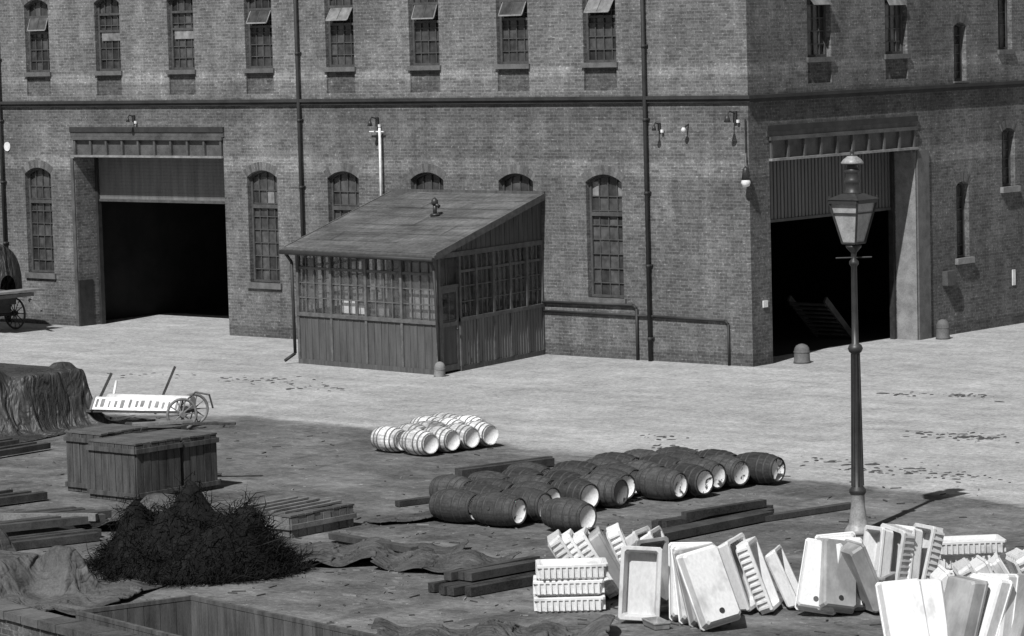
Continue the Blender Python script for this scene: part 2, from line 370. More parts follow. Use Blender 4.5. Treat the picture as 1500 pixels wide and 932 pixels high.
def gate(P,o,pale,shut,zb,corr,dep):
    a0,a1=o['a0'],o['a1']
    pbox(Gm,P,a0-.12,a1+.06,5.48,5.62,-.06,-.001,'belt')
    pbox(Gm,P,a0-.12,a1+.06,5.352,5.478,-.03,-.001,'girder')
    pbox(Gm,P,a0+.002,a1-.002,4.84,5.26,.03,.10,'girder')
    pbox(Gm,P,a0-.02,a1+.02,5.262,5.35,-.08,.2,'girder'); pbox(Gm,P,a0-.02,a1+.02,4.78,4.838,-.1,.2,pale)
    n=9
    for i in range(n+1):
        a=a0+.06+(a1-a0-.12)*i/n; pbox(Gm,P,a-.035,a+.035,4.84,5.26,-.05,.03,'girder')
    if corr:
        m=int((a1-a0)/.14)
        for i in range(m):
            a=a0+(a1-a0)*i/m; pbox(Gm,P,a+.004,a+.10,zb,4.9,dep-.035,dep,shut)
        pbox(Gm,P,a0,a1,zb,4.9,dep,dep+.03,shut)
    else:
        pbox(Gm,P,a0,a1,zb,4.9,dep-.03,dep,shut)
        for i in range(1,14): z=zb+(4.9-zb)*i/14; pbox(Gm,P,a0,a1,z-.008,z+.008,dep-.038,dep-.03,shut)
    pbox(Gm,P,a0+.002,a1-.002,zb-.07,zb-.002,dep-.06,dep+.03,'frame')
    for a,sg in ((a0,1),(a1,-1)):
        b=a+sg*.09; pbox(Gm,P,min(a+sg*.003,b),max(a+sg*.003,b),0,4.75,dep-.12,dep+.02,'iron')
gate(PF,fgate,'girderl','shut',3.56,False,.84)
gate(PR,rgate,'girderl','shut2',3.33,True,.75)
pbox(Gm,PF,-23.479,-23.46,0,1.3,-.02,.5,'iron')
pbox(Gm,PR,6.98,7.5,0.0,4.74,-.05,-.003,'sill'); pbox(Gm,PR,6.94,6.949,0,4.7,.0,.6,'stone')
pbox(Gm,PF,-23.62,-23.5,0,4.74,-.05,-.003,'girder')
pbox(Gm,PR,8.1,8.5,1.28,1.64,-.16,-.003,'frame')
pbox(Gm,PR,11.40,11.55,1.03,1.44,-.02,-.003,'white')
pbox(Gm,PR,.42,.60,1.36,1.52,-.03,-.003,'white')
Gm.obj("gates_and_girders",B)
Pp=MB()
for x in (-26.50,-14.52,-2.98):
    Pp.cyl((x,-.1,0),(x,-.1,TOP),.05,.05,'pipe',10)
    for k in range(8): Pp.cyl((x,-.1,.5+1.75*k),(x,-.1,.58+1.75*k),.06,.06,'pipe',10); Pp.box((x,-.04,.56+1.75*k),(.16,.05,.035),'pipe')
Pp.tube([(-6.36,-.06,1.31),(-3.5,-.06,1.33),(-3.4,-.06,1.25),(-3.4,-.06,0)],.035,'pipe')
Pp.tube([(-6.36,-.05,1.09),(-2.9,-.05,1.08),(-.75,-.05,1.06),(-.66,-.05,.98),(-.66,-.05,0)],.03,'pipe')
Pp.cyl((-11.62,-.15,3.2),(-11.60,-.15,5.6),.032,.032,'white',10)
Pp.obj("pipes",B)
L=MB()
def bracket(x,z,y=-.02,k=.65):
    L.box((x,y-.02,z),(.1*k,.05,.3*k),'iron'); L.tube([(x,y-.04,z+.1*k),(x+.02,y-.3*k,z+.16*k),(x+.04,y-.42*k,z+.05*k)],.016,'iron',6)
    L.cyl((x+.04,y-.42*k,z-.12*k),(x+.04,y-.42*k,z+.06*k),.09*k,.04*k,'iron',10); L.box((x+.1,y-.04,z-.1),(.06,.05,.07),'white')
bracket(-11.78,5.75,k=.8); bracket(-2.6,5.62); bracket(-20.95,5.85); bracket(-.35,5.85,k=.9)
L.tube([(-12.0,-.1,5.5),(-11.5,-.1,5.5)],.02,'white',6)
L.lathe([(.0,-.06),(.04,-.045),(.065,0),(.04,.045),(.03,.06)],'white',12,Matrix.Translation((-1.75,-.2,5.55))); L.cyl((-1.75,-.2,5.6),(-1.75,0,5.68),.02,.02,'iron',8)
L.lathe([(.02,-.1),(.08,-.08),(.115,0),(.1,.05),(.07,.08)],'white',14,Matrix.Translation((.06,-.22,4.33))); L.lathe([(.1,0),(.07,.24),(.03,.3)],'iron',12,Matrix.Translation((.06,-.22,4.4)))
L.tube([(.06,-.22,4.7),(-.05,-.05,5.0),(-.05,-.05,5.8)],.02,'iron',6)
L.cyl((-26.33,-.03,5.06),(-26.33,-.002,5.06),.13,.13,'white',18)
L.obj("wall_lamps_and_fittings",B)
# ---------------------------------------------------------------- hut
Hh=empty("gatekeeper_hut")
FL=Vector((-10.56,-4.38,0));FR=Vector((-5.52,-4.82,0));BR=Vector((-6.38,0,0));BL=Vector((-11.2,0,0))
Lf=(FR-FL).length; Ls=(BR-FR).length; Ll=(BL-FL).length
def lin(p,q,n):
    L0=(q-p).length
    def P(a,d,z):
        b=p+(q-p)*(a/L0)+n*d; return (b.x,b.y,z)
    return P
HF=lin(FL,FR,Vector((0,1,0))); HS=lin(FR,BR,Vector((-1,0,0))); HL=lin(FL,BL,Vector((1,0,0)))
h=MB();hg=MB()
def hutwall(P,Lg,bays,board,door=None,top=2.72,step=.125):
    a_s=0 if not door else door
    pbox(h,P,a_s,Lg,0.0,.12,-.03,.08,'hut')
    pbox(h,P,a_s,Lg,.12,1.18,.0,.05,board)
    n=int((Lg-a_s)/step)
    for i in range(n+1):
        a=a_s+(Lg-a_s)*i/n; pbox(h,P,a-.012,a+.012,.121,1.17,-.014,-.001,board)
    pbox(h,P,a_s,Lg,1.18,1.27,-.05,.09,'hutf')
    pbox(h,P,0,Lg,top,top+.12,-.03,.08,'hutf')
    for i in range(bays+1):
        a=a_s+(Lg-a_s)*i/bays; a=min(max(a,a_s+.04),Lg-.04)
        pbox(h,P,a-.04,a+.04,.122,top-.002,-.035,.07,'hutf')
    for i in range(bays):
        b0=a_s+(Lg-a_s)*i/bays+.04;b1=a_s+(Lg-a_s)*(i+1)/bays-.04
        pbox(hg,P,b0,b1,1.28,top-.01,.03,.036,'cglass')
        nc=4 if (b1-b0)>.95 else 3
        for c in range(1,nc): a=b0+(b1-b0)*c/nc; pbox(h,P,a-.013,a+.013,1.272,top-.003,.0,.05,'hutf')
        for r in range(1,4): z=1.27+(top-1.27)*r/4; pbox(h,P,b0,b1,z-.013,z+.013,.004,.046,'hutf')
        z=1.27+(top-1.27)*.75; pbox(h,P,b0,b1,z-.03,z+.03,-.01,.05,'hutf')
hutwall(HF,Lf,4,'hut',step=.25); hutwall(HL,Ll,4,'hut')
hutwall(HS,Ls,5,'hut2',door=.92)
pbox(h,HS,.1,.88,.05,1.25,.02,.06,'hut'); pbox(h,HS,.0,.08,0,2.72,-.03,.07,'hutf'); pbox(h,HS,.08,.9,2.0,2.08,-.02,.06,'hutf')
for a in (.1,.80): pbox(h,HS,a,a+.09,.05,1.998,.0,.06,'hutf')
pbox(h,HS,.19,.8,1.9,1.995,.0,.06,'hutf'); pbox(h,HS,.19,.8,1.1,1.2,.0,.06,'hutf'); pbox(h,HS,.19,.8,.06,.2,.0,.06,'hutf')
pbox(h,HS,.485,.51,1.2,1.9,.01,.05,'hutf'); pbox(hg,HS,.19,.8,1.26,1.9,.03,.035,'cglass'); pbox(hg,HS,.1,.88,2.08,2.7,.03,.035,'cglass'); pbox(h,HS,.4,.42,2.08,2.7,.01,.05,'hutf')
h.lathe([(.03,0),(.03,.05)],'iron',8,Matrix.Translation(Vector(HS(.76,-.03,1.02)))@Matrix.Rotation(R(90),4,'Y'))
zf,zb=2.84,3.90
for P,Lx in ((HS,Ls),(HL,Ll)):
    h.hexa([P(0,.0,2.842),P(Lx,.0,2.842),P(Lx,.05,2.842),P(0,.05,2.842),P(0,.0,2.85),P(Lx,.0,zb-.04),P(Lx,.05,zb-.04),P(0,.05,2.85)],'hut')
    n=22
    for i in range(1,n):
        a=Lx*i/n; pbox(h,P,a-.01,a+.01,2.85,2.85+(zb-2.92)*i/n,-.01,-.001,'hut')
c00=FL+Vector((-.16,-.22,2.82));c10=FR+Vector((.14,-.22,2.82));c11=BR+Vector((.12,-.01,3.93));c01=BL+Vector((-.16,-.01,3.93))
def RP(s,t,z):
    p=(c00*(1-s)+c10*s)*(1-t)+(c01*(1-s)+c11*s)*t; return (p.x,p.y,p.z+z)
def rbox(s0,s1,t0,t1,z0,z1,mat): h.hexa([RP(s0,t0,z0),RP(s1,t0,z0),RP(s1,t1,z0),RP(s0,t1,z0),RP(s0,t0,z1),RP(s1,t0,z1),RP(s1,t1,z1),RP(s0,t1,z1)],mat)
rbox(0,1,0,1,.0,.05,'roof')
for i in range(1,7): rbox(0,1,i/7,i/7+.003,.05,.053,'roof')
for i in range(7): rbox(random.uniform(.1,.9),0,0,0,0,0,'roof') if False else None
for i,(s_,t_) in enumerate(((.2,.14),(.55,.43),(.83,.29),(.4,.71))): rbox(s_-.001,s_+.001,t_,t_+.14,.0502,.056,'roof')
rbox(1.0005,1.006,0,1,-.10,.065,'hutf'); rbox(-.008,-.0005,0,1,-.12,.065,'hutf'); rbox(-.01,1.01,-.02,-.001,-.07,.03,'hut')
h.beam((BL.x-.2,-.03,4.0),(BR.x+.15,-.03,4.0),.05,.07,'hut')
g0=Vector(RP(-.01,-.03,-.03));g1=Vector(RP(1.01,-.03,-.05)); h.cyl(g0,g1,.055,.055,'pipe',8)
h.tube([g0+Vector((.15,0,0)),g0+Vector((.2,.18,-.25)),Vector((-10.62,-4.46,.25)),Vector((-10.75,-4.7,.08))],.04,'pipe')
h.tube([g1+Vector((-.1,0,0)),g1+Vector((-.14,.16,-.25)),Vector((-5.46,-4.9,.25))],.035,'pipe')
v=Vector(RP(.57,.6,.04)); h.cyl(v,v+Vector((0,0,.28)),.05,.05,'iron',10); h.lathe([(.07,0),(.09,.04),(.08,.12),(.02,.18)],'iron',12,Matrix.Translation(v+Vector((0,0,.26)))); h.cyl(v+Vector((-.02,0,.3)),v+Vector((.14,0,.22)),.035,.05,'iron',8); h.cyl(v,v+Vector((0,0,.05)),.14,.1,'iron',12)
h.poly([(FL.x,FL.y,.1),(FR.x,FR.y,.1),(BR.x,0,.1),(BL.x,0,.1)],'timber')
h.poly([(FL.x,-.06,.1),(BR.x,-.06,.1),(BR.x,-.06,3.8),(BL.x,-.06,3.8)],'timber')
h.box((-8.3,-3.9,1.0),(3.6,.55,.05),'timber')
for x in (-9.9,-8.3,-6.8): h.box((x,-3.9,.55),(.06,.5,.86),'timber')
for x,w,hh in ((-9.0,.55,.5),(-8.3,.4,.35),(-7.7,.5,.55),(-6.9,.3,.25)): h.box((x,-3.85,1.03+hh/2),(w,.3,hh),random.choice(['timber','timber','frame']))
h.box((-9.6,-.3,1.5),(1.0,.35,2.4),'timber'); h.box((-7.2,-.25,1.6),(.9,.3,.5),'timber'); h.box((-6.9,-1.6,.6),(.5,1.6,1.0),'timber')
pbox(h,HF,.1,.6,1.5,2.6,.12,.125,'frame'); pbox(h,HF,2.6,2.9,1.85,2.3,.12,.125,'framel'); pbox(h,HF,1.5,2.0,1.3,1.6,.12,.125,'white'); pbox(h,HF,2.1,2.4,1.3,1.5,.14,.145,'white'); pbox(h,HF,2.75,3.2,1.3,1.55,.12,.125,'framel')
pbox(h,HF,3.9,4.9,1.3,2.6,.16,.165,'framel'); pbox(h,HS,1.25,1.37,1.35,1.55,.1,.105,'white')
h.obj("timber_body",Hh); hg.obj("glazing",Hh)
# ---------------------------------------------------------------- bollards
def bollard(name,x,y,r,hh,mat='stone'):
    b=MB(); b.lathe([(r*1.08,0),(r*1.05,.05),(r,.08),(r*.97,hh*.62),(r*.9,hh*.78),(r*.7,hh*.9),(r*.4,hh*.97),(.02,hh)],mat,18); b.lathe([(r*1.02,hh*.55),(r*1.04,hh*.6),(r*1.0,hh*.64)],mat,18,cap=False)
    return b.obj(name,loc=(x,y,0))
bollard("stone_bollard",.55,1.2,.19,.46,'sill'); bollard("stone_bollard",.42,7.45,.17,.5,'sill')
b=bollard("corner_guard_stone",-5.36,-5.02,.13,.36,'stone'); b.rotation_euler=(R(8),R(10),0)
# ---------------------------------------------------------------- street lamp
l=MB()
l.lathe([(.22,0),(.22,.06),(.19,.1),(.15,.16),(.13,.3),(.11,.45),(.11,.62),(.135,.66),(.135,.7),(.085,.76),(.072,1.4),(.066,2.84),(.10,2.87),(.12,2.92),(.10,2.97),(.055,3.0),(.05,3.4),(.046,4.2),(.075,4.24),(.075,4.28),(.04,4.32),(.045,4.42),(.12,4.50),(.13,4.53)],'lampiron',16,mats=['lamppale']*6+['lampiron']*18)
for a in range(8):
    t=a*math.pi/4; l.cyl((.09*math.cos(t),.09*math.sin(t),.76),(.064*math.cos(t),.064*math.sin(t),2.84),.013,.01,'lampiron',5)
l.cyl((-.2,-.2,4.34),(.2,.2,4.34),.014,.014,'lampiron',6)
hb,ht,z0,z1=.125,.265,4.57,5.22
cb=[(-hb,-hb),(hb,-hb),(hb,hb),(-hb,hb)];ct=[(-ht,-ht),(ht,-ht),(ht,ht),(-ht,ht)]
for i in range(4):
    j=(i+1)%4; k=.96
    l.poly([(cb[i][0]*k,cb[i][1]*k,z0),(cb[j][0]*k,cb[j][1]*k,z0),(ct[j][0]*k,ct[j][1]*k,z1),(ct[i][0]*k,ct[i][1]*k,z1)],'frost')
    l.beam((*cb[i],z0),(*ct[i],z1),.03,.03,'lampiron'); l.beam((*cb[i],z0),(*cb[j],z0),.03,.03,'lampiron'); l.beam((*ct[i],z1),(*ct[j],z1),.05,.06,'lampiron')
    qa=[cb[i][n_]+(ct[i][n_]-cb[i][n_])*.72 for n_ in(0,1)];qb=[cb[j][n_]+(ct[j][n_]-cb[j][n_])*.72 for n_ in(0,1)]; zq=z0+(z1-z0)*.72
    l.beam((*qa,zq),(*qb,zq),.02,.02,'lampiron')
    l.poly([(ct[i][0]*1.14,ct[i][1]*1.14,z1+.03),(ct[j][0]*1.14,ct[j][1]*1.14,z1+.03),((.12 if ct[j][0]>0 else -.12),(.12 if ct[j][1]>0 else -.12),z1+.12),((.12 if ct[i][0]>0 else -.12),(.12 if ct[i][1]>0 else -.12),z1+.12)],'lampiron')
    l.cyl((ct[i][0],ct[i][1],z1),(ct[i][0],ct[i][1],z1+.09),.02,.006,'lampiron',6)
l.poly([(x*1.14,y*1.14,z1+.028) for x,y in ct],'lampiron')
l.cyl((0,0,z0+.02),(0,0,z0+.25),.015,.015,'lampiron',6)
l.lathe([(.13,5.32),(.135,5.36),(.115,5.38),(.115,5.5),(.135,5.53),(.115,5.56),(.105,5.66),(.13,5.69),(.10,5.72),(.09,5.78),(.175,5.80),(.18,5.82),(.14,5.87),(.07,5.92),(.03,5.94),(.03,5.97),(.04,6.0),(.012,6.03),(.006,6.1)],'lampiron',16,mats=['lampiron']*10+['lamppale']*3+['lampiron']*5)
l.obj("street_lamp",loc=(16.03,-18.99,0))
# ---------------------------------------------------------------- barrels
def barrel_mesh(name,st,hd,hp):
    b=MB();Lh=.42;n=20;prof=[]
    Rb,Rh=.28,.212
    for i in range(13):
        t=-1+2*i/12; prof.append((Rh+(Rb-Rh)*(1-abs(t)**2.0),t*Lh))
    mx=Matrix.Rotation(R(90),4,'Y')
    b.lathe(prof,st,n,mx,cap=False)
    for sg in (-1,1):
        pr=[(Rh,sg*Lh),(Rh-.015,sg*Lh),(Rh-.02,sg*(Lh-.02)),(.002,sg*(Lh-.02))]
        b.lathe(pr,hd,n,mx,cap=False,mats=[st,st,hd])
        for q in (.93,.62,.30):
            z=sg*Lh*q; w=.02
            rr=lambda t:Rh+(Rb-Rh)*(1-abs(t/Lh)**2)+.005
            b.lathe([(rr(z-w)-.008,z-w),(rr(z-w),z-w),(rr(z+w),z+w),(rr(z+w)-.008,z+w)],hp,n,mx,cap=False)
    b.cyl((0,0,Rb-.005),(0,0,Rb+.012),.03,.03,st,8)
    return b.mesh(name)
bm=[barrel_mesh("barrel_dark",'stave','head','hoop'),barrel_mesh("barrel_white",'stavel','headw','hoopl')]
def barrel(x,y,kind,z=.28,yaw=None,sc=1):
    o=bpy.data.objects.new("wooden_barrel",bm[kind]); bpy.context.collection.objects.link(o)
    o.location=(x,y,z*sc); o.scale=(sc,)*3
    o.rotation_euler=(Matrix.Rotation(R(yaw if yaw is not None else random.uniform(-11,3)),3,'Z')@Matrix.Rotation(random.uniform(0,6.28),3,'X')).to_euler()
for r_ in range(2):
    ys=[(-15.58,-15.02,-14.52,-14.02),(-15.5,-14.95,-14.45,-13.95,-13.45)][r_]
    for k,y in enumerate(ys): barrel(3.60+.05*k-.78*r_+J(.03),y,1,yaw=random.uniform(-12,-3),sc=.89)
barrel(2.35,-13.9,1,yaw=-4,sc=.89); barrel(2.3,-13.35,1,yaw=-4,sc=.89)
cols=[(-21.38,11.05),(-20.76,11.1),(-20.15,10.75),(-19.45,11.0),(-18.87,11.2),(-18.28,10.9),(-17.72,11.52),(-17.15,11.65),(-16.52,11.42),(-15.96,11.56),(-15.4,11.9)]
for k,(y,xh) in enumerate(cols):
    for r_ in range(2 if k<2 else 3):
        barrel(xh-.40-.86*r_+J(.05),y+J(.03)-.05*r_,0)
barrel(12.03,-21.27,0,yaw=-4)
# ---------------------------------------------------------------- crates
def crate(name,x0,x1,y0,y1,z0,z1,side='crate',top='cratet',bands=2):
    c=MB();cx,cy=(x0+x1)/2,(y0+y1)/2;w,d,hh=x1-x0,y1-y0,z1-z0
    c.box((0,0,hh/2),(w-.05,d-.05,hh-.05),'crated')
    for P,Lg in ((lambda a,q,z:(a-w/2,-d/2+q,z),w),(lambda a,q,z:(w/2-q,a-d/2,z),d),(lambda a,q,z:(a-w/2,d/2-q,z),w),(lambda a,q,z:(-w/2+q,a-d/2,z),d)):
        n=max(2,int(Lg/.17))
        for i in range(n):
            a=Lg*i/n; q=random.uniform(0,.012); pbox(c,P,a+.026 if i==0 else a+.008,Lg*(i+1)/n-.008-(.026 if i==n-1 else 0),J(.008)+.01,hh-.03+J(.012),q,.03,side)
        for j in range(bands):
            z=hh*(.12+.76*j/max(1,bands-1)) if bands>1 else hh*.5
            pbox(c,P,-.004,Lg+.004,z-.04,z+.04,-.03,-.001,side)
    n=max(2,int(d/.16))
    for i in range(n): c.box((J(.01),-d/2+d*(i+.5)/n,hh-.01+random.uniform(0,.012)),(w-.01,d/n-.016,.03),top)
    return c.obj(name,loc=(cx,cy,z0))
crate("wooden_crate",2.25,3.5,-22.72,-21.62,0,1.02); crate("wooden_crate",2.25,3.48,-21.58,-20.72,0,1.0)
crate("wooden_crate",1.25,2.2,-22.35,-21.2,0,1.08); crate("wooden_crate",1.3,2.18,-21.15,-20.2,0,1.0)
b=MB(); b.beam((1.6,-21.2,1.11),(3.2,-20.0,1.07),.12,.04,'timber'); b.beam((1.9,-21.3,1.12),(2.5,-20.4,1.12),.2,.05,'timberl'); b.obj("loose_planks")
crate("flat_packing_case",7.25,8.6,-24.1,-22.6,0,.36,'timberl','cratet',1)
b=MB()
for i in range(5): b.beam((7.35+.25*i,-24.0,.39),(7.37+.25*i,-22.7,.39+random.uniform(0,.02)),.07,.03,'timberl')
b.obj("batten_bundle")
# ---------------------------------------------------------------- timbers
def timber(name,p0,p1,w,hh,mat='timber',n=1,gap=None):
    b=MB()
    for i in range(n):
        d=(Vector(p1)-Vector(p0)).normalized(); s=Vector((d.y,-d.x,0))*(gap or w*1.1)*(i-(n-1)/2)
        j=Vector((J(.08),J(.12),0))
        b.beam(Vector(p0)+s+j,Vector(p1)+s+j*J(1)+Vector((J(.06),J(.15),0)),w*random.uniform(.8,1.1),hh*random.uniform(.85,1),mat,J(.06))
    return b.obj(name)
timber("timber_beam",(13.75,-21.8,.09),(14.0,-18.5,.09),.17,.14,n=2)
timber("timber_beam",(13.2,-20.4,.09),(13.6,-18.2,.09),.16,.16,n=2)
timber("timber_beam",(13.45,-20.1,.24),(13.75,-18.4,.24),.14,.12)
timber("timber_beam",(13.9,-19.2,.06),(14.4,-16.9,.06),.12,.1)
timber("timber_beam",(6.4,-17.5,.1),(6.75,-15.5,.1),.14,.14,n=2); timber("timber_beam",(7.75,-20.6,.06),(8.0,-19.8,.06),.15,.1)
timber("timber_stack",(14.2,-26.6,.08),(14.4,-24.5,.08),.15,.13,n=5); timber("timber_stack",(14.1,-26.3,.22),(14.3,-24.7,.22),.15,.13,n=3)
for a,b_,n in (((-3.5,-20.6,.1),(-3.6,-18.8,.1),2),((-4.4,-20.9,.1),(-4.5,-18.6,.1),2),((1.4,-24.8,.1),(1.7,-23.5,.1),2),((.9,-25.0,.1),(.9,-23.6,.1),2),((2.9,-27.2,.1),(3.9,-24.4,.1),3),((4.2,-27.6,.08),(4.9,-24.7,.08),3),((5.2,-27.5,.08),(5.8,-25.7,.08),3),((4.6,-27.0,.22),(5.2,-24.9,.22),2)):
    timber("timber_beam",a,b_,.15,.13,n=n,gap=.26)
timber("timber_beam",(3.6,-26.2,.24),(5.4,-25.3,.26),.15,.12,'timberl')
timber("timber_beam",(9.4,-23.9,.1),(11.6,-24.3,.12),.14,.1)
# ---------------------------------------------------------------- draped sheets: small cloth solver, result stored as static mesh
def rb(X_,Y_,cx,cy,hx,hy,H,e=.16):
    d=np.maximum(np.abs(X_-cx)-hx,np.abs(Y_-cy)-hy); t=np.clip(-d/e,0,1); return H*t*t*(3-2*t)
def rnd_h(X_,Y_,amp,seed):
    return amp*(.5+.5*np.sin(X_*3.1+seed)*np.cos(Y_*2.7+seed*1.7)+.35*np.sin(X_*6.3+Y_*5.1+seed*2.1))
def cloth(name,cx,cy,lx,ly,yaw,hf,mat,seed,nx,ny,comp=1.0,steps=150,its=6,z0=None,rag=.0,nz=1.0,bend=.06):
    rs=np.random.RandomState(seed)
    u=np.linspace(-lx/2,lx/2,nx);v_=np.linspace(-ly/2,ly/2,ny);U,V=np.meshgrid(u,v_)
    h1=lx/(nx-1);h2=ly/(ny-1)
    def sm(a,k):
        for _ in range(k): a=(a+np.roll(a,1,0)+np.roll(a,-1,0)+np.roll(a,1,1)+np.roll(a,-1,1))/5
        return a/ (a.std()+1e-9)
    if rag:
        rr=sm(rs.randn(ny,nx),60); U=U*(1+rag*rr); V=V*(1+rag*sm(rs.randn(ny,nx),60))
    c,s=math.cos(R(yaw)),math.sin(R(yaw))
    P=np.zeros((ny,nx,3)); P[...,0]=(c*U-s*V)*comp+cx; P[...,1]=(s*U+c*V)*comp+cy
    base=hf(P[...,0],P[...,1])
    P[...,2]=(base+.12 if z0 is None else z0)+nz*(.07*sm(rs.randn(ny,nx),14)+.04*sm(rs.randn(ny,nx),4)+.02*sm(rs.randn(ny,nx),1))
    Q=P.copy(); dg=math.hypot(h1,h2)
    def con(A,B_,L0,k):
        d=B_-A; ln=np.sqrt((d*d).sum(-1,keepdims=True))+1e-9; m=d*(k*.5*(ln-L0)/ln); A+=m; B_-=m
    for st in range(steps):
        vel=(P-Q)*.965; Q=P.copy(); P=P+vel; P[...,2]-=.005
        for it in range(its):
            for o in (0,1):
                n1=(nx-o)//2*2; con(P[:,o:o+n1:2],P[:,o+1:o+n1:2],h1,1.0)
                n2=(ny-o)//2*2; con(P[o:o+n2:2],P[o+1:o+n2:2],h2,1.0)
            con(P[:-1,:-1],P[1:,1:],dg,.25); con(P[:-1,1:],P[1:,:-1],dg,.25)
            con(P[:,:-2],P[:,2:],2*h1,bend); con(P[:-2],P[2:],2*h2,bend)
        hh=np.maximum(hf(P[...,0],P[...,1]),0)+.012
        m=P[...,2]<hh; P[...,2]=np.where(m,hh,P[...,2])
        f=np.where(m,.75,0.0)[...,None]; P[...,:2]=P[...,:2]*(1-f)+Q[...,:2]*f
        Q[...,2]=np.where(m,P[...,2],Q[...,2])
    b=MB();k=b.mi(mat); b.v=[tuple(q) for q in P.reshape(-1,3)]
    for j in range(ny-1):
        for i in range(nx-1):
            q=j*nx+i; b.f.append((q,q+1,q+nx+1,q+nx)); b.m.append(k); b.sm.append(True)
    o=b.obj(name); sd=o.modifiers.new("smooth",'SUBSURF'); sd.levels=1; sd.render_levels=1
    so_=o.modifiers.new("thickness",'SOLIDIFY'); so_.thickness=.012; so_.offset=1
    return o
hp=lambda x,y: np.maximum.reduce([rb(x,y,-7.3,-16.3,1.5,1.0,1.15),rb(x,y,-7.8,-18.4,1.4,.9,.75,.2),rb(x,y,-8.0,-20.4,1.6,1.1,1.0),rb(x,y,-6.6,-17.5,.5,.35,1.3,.2),rb(x,y,-6.6,-19.2,.45,.35,1.2,.25),rb(x,y,-6.3,-15.75,.35,.35,1.3,.2)])
cloth("tarpaulin_covered_pile",-7.5,-18.3,6.3,9.0,2,hp,'tarp',3,110,150,comp=.88,z0=1.6,steps=190,its=7,nz=1.3)
hp2=lambda x,y: np.maximum.reduce([rb(x,y,8.0,-30.2,1.3,1.0,.55,.5),rb(x,y,9.3,-29.5,.5,.4,.68,.35),rb(x,y,7.2,-29.4,.7,.6,.8,.4),rb(x,y,8.3,-30.9,.3,.3,.7,.25),rnd_h(x,y,.08,2)])
cloth("tarpaulin_covered_heap",8.4,-30.0,5.2,4.0,25,hp2,'tarpl',5,100,78,comp=.84,z0=.95,nz=1.2)
cloth("canvas_sheet",10.9,-24.9,3.8,2.1,35,lambda x,y:rnd_h(x,y,.13,1),'tarpm',11,90,56,comp=.76,rag=.05)
cloth("canvas_sheet",12.5,-24.7,2.4,1.8,10,lambda x,y:rnd_h(x,y,.13,4),'tarpm',12,64,50,comp=.76,rag=.06)
cloth("canvas_sheet",5.7,-24.1,2.9,2.4,20,lambda x,y:np.maximum(rb(x,y,5.6,-24.0,.6,.4,.45,.3),rnd_h(x,y,.14,3)),'tarpm',13,70,60,comp=.80,rag=.05)
cloth("canvas_sheet",8.9,-21.7,1.6,.9,60,lambda x,y:rnd_h(x,y,.05,7),'tarpm',14,48,30,comp=.75,rag=.07)
cloth("canvas_sheet",17.0,-28.8,3.8,1.8,40,lambda x,y:rnd_h(x,y,.18,5),'tarpl',15,84,44,comp=.78,rag=.05)
# ---------------------------------------------------------------- brushwood heap
def brushheap(cx,cy,r,H):
    b=MB();k=b.mi('brush')
    def prof(u,v):
        q=u*u+v*v; return H*.75*max(0,1-q)**.75*(1+.9*noise.noise(Vector((u*2.6+3,v*2.6,4))))+.25*H*math.exp(-((u-.05)**2+v*v)/.05)
    n=56
    for j in range(n+1):
        for i in range(n+1):
            u=-1+2*i/n;v=-1+2*j/n; z=prof(u,v)-.04
            b.v.append((u*r*1.3,v*r,z))
    for j in range(n):
        for i in range(n): q=j*(n+1)+i; b.f.append((q,q+1,q+n+2,q+n+1)); b.m.append(k); b.sm.append(True)
    for _ in range(12000):
        t=random.uniform(0,6.283);q=math.sqrt(random.random())*1.12
        u,v=q*math.cos(t),q*math.sin(t); z=prof(u,v)*random.uniform(.4,1.08)
        p=Vector((u*r*1.3,v*r,max(z,.02))); d=Vector((random.gauss(0,1)+u*.8,random.gauss(0,1)+v*.8,random.gauss(.35,.6))).normalized()
        Ln=random.uniform(.08,.36) if random.random()<.95 else random.uniform(.4,.7); w=random.uniform(.003,.009); sd=d.cross(Vector((random.random(),random.random(),random.random()))).normalized()*w
        mid=p+d*Ln*.5+Vector((random.gauss(0,.04),random.gauss(0,.04),random.gauss(.02,.04))); e=p+d*Ln+Vector((0,0,-.08*random.random()))
        if e.z<0: e.z=.01
        i=len(b.v); b.v+=[tuple(p-sd),tuple(p+sd),tuple(mid+sd),tuple(mid-sd),tuple(e)]
        b.f+=[(i,i+1,i+2,i+3),(i+3,i+2,i+4)]; b.m+=[k,k]; b.sm+=[False,False]
    o=b.obj("brushwood_heap",loc=(cx,cy,0)); o.rotation_euler=(0,0,R(41)); return o
brushheap(9.5,-27.1,1.2,1.25)
# ---------------------------------------------------------------- handcart
c=MB()
def wheel(mb,c0,r,axis,mat,nsp=10):
    q=Vector(axis).to_track_quat('Z','Y').to_matrix(); c0=Vector(c0)
    mb.ring(c0,r-.03,.03,mat,q,24)
    mb.cyl(c0-Vector(axis)*.09,c0+Vector(axis)*.09,.07,.06,mat,10)
    for i in range(nsp):
        t=6.283*i/nsp; mb.cyl(c0,c0+q@Vector((math.cos(t)*(r-.03),math.sin(t)*(r-.03),0)),.016,.012,mat,5)
wheel(c,(-4.05,-14.75,.34),.34,(.9,-.43,0),'timberl'); wheel(c,(-4.5,-14.0,.34),.34,(.9,-.43,0),'timberl')
c.tube([(-4.05,-14.75,.34),(-4.5,-14.0,.34)],.03,'iron')
c.beam((-6.5,-15.0,.32),(-4.2,-14.4,.36),.5,.05,'timber')
RT=Matrix.Rotation(R(16),3,'Z')@Matrix.Rotation(R(-35),3,'X'); CC=Vector((-5.3,-14.85,.48))
c.box(CC,(2.15,.03,.30),'white',RT)
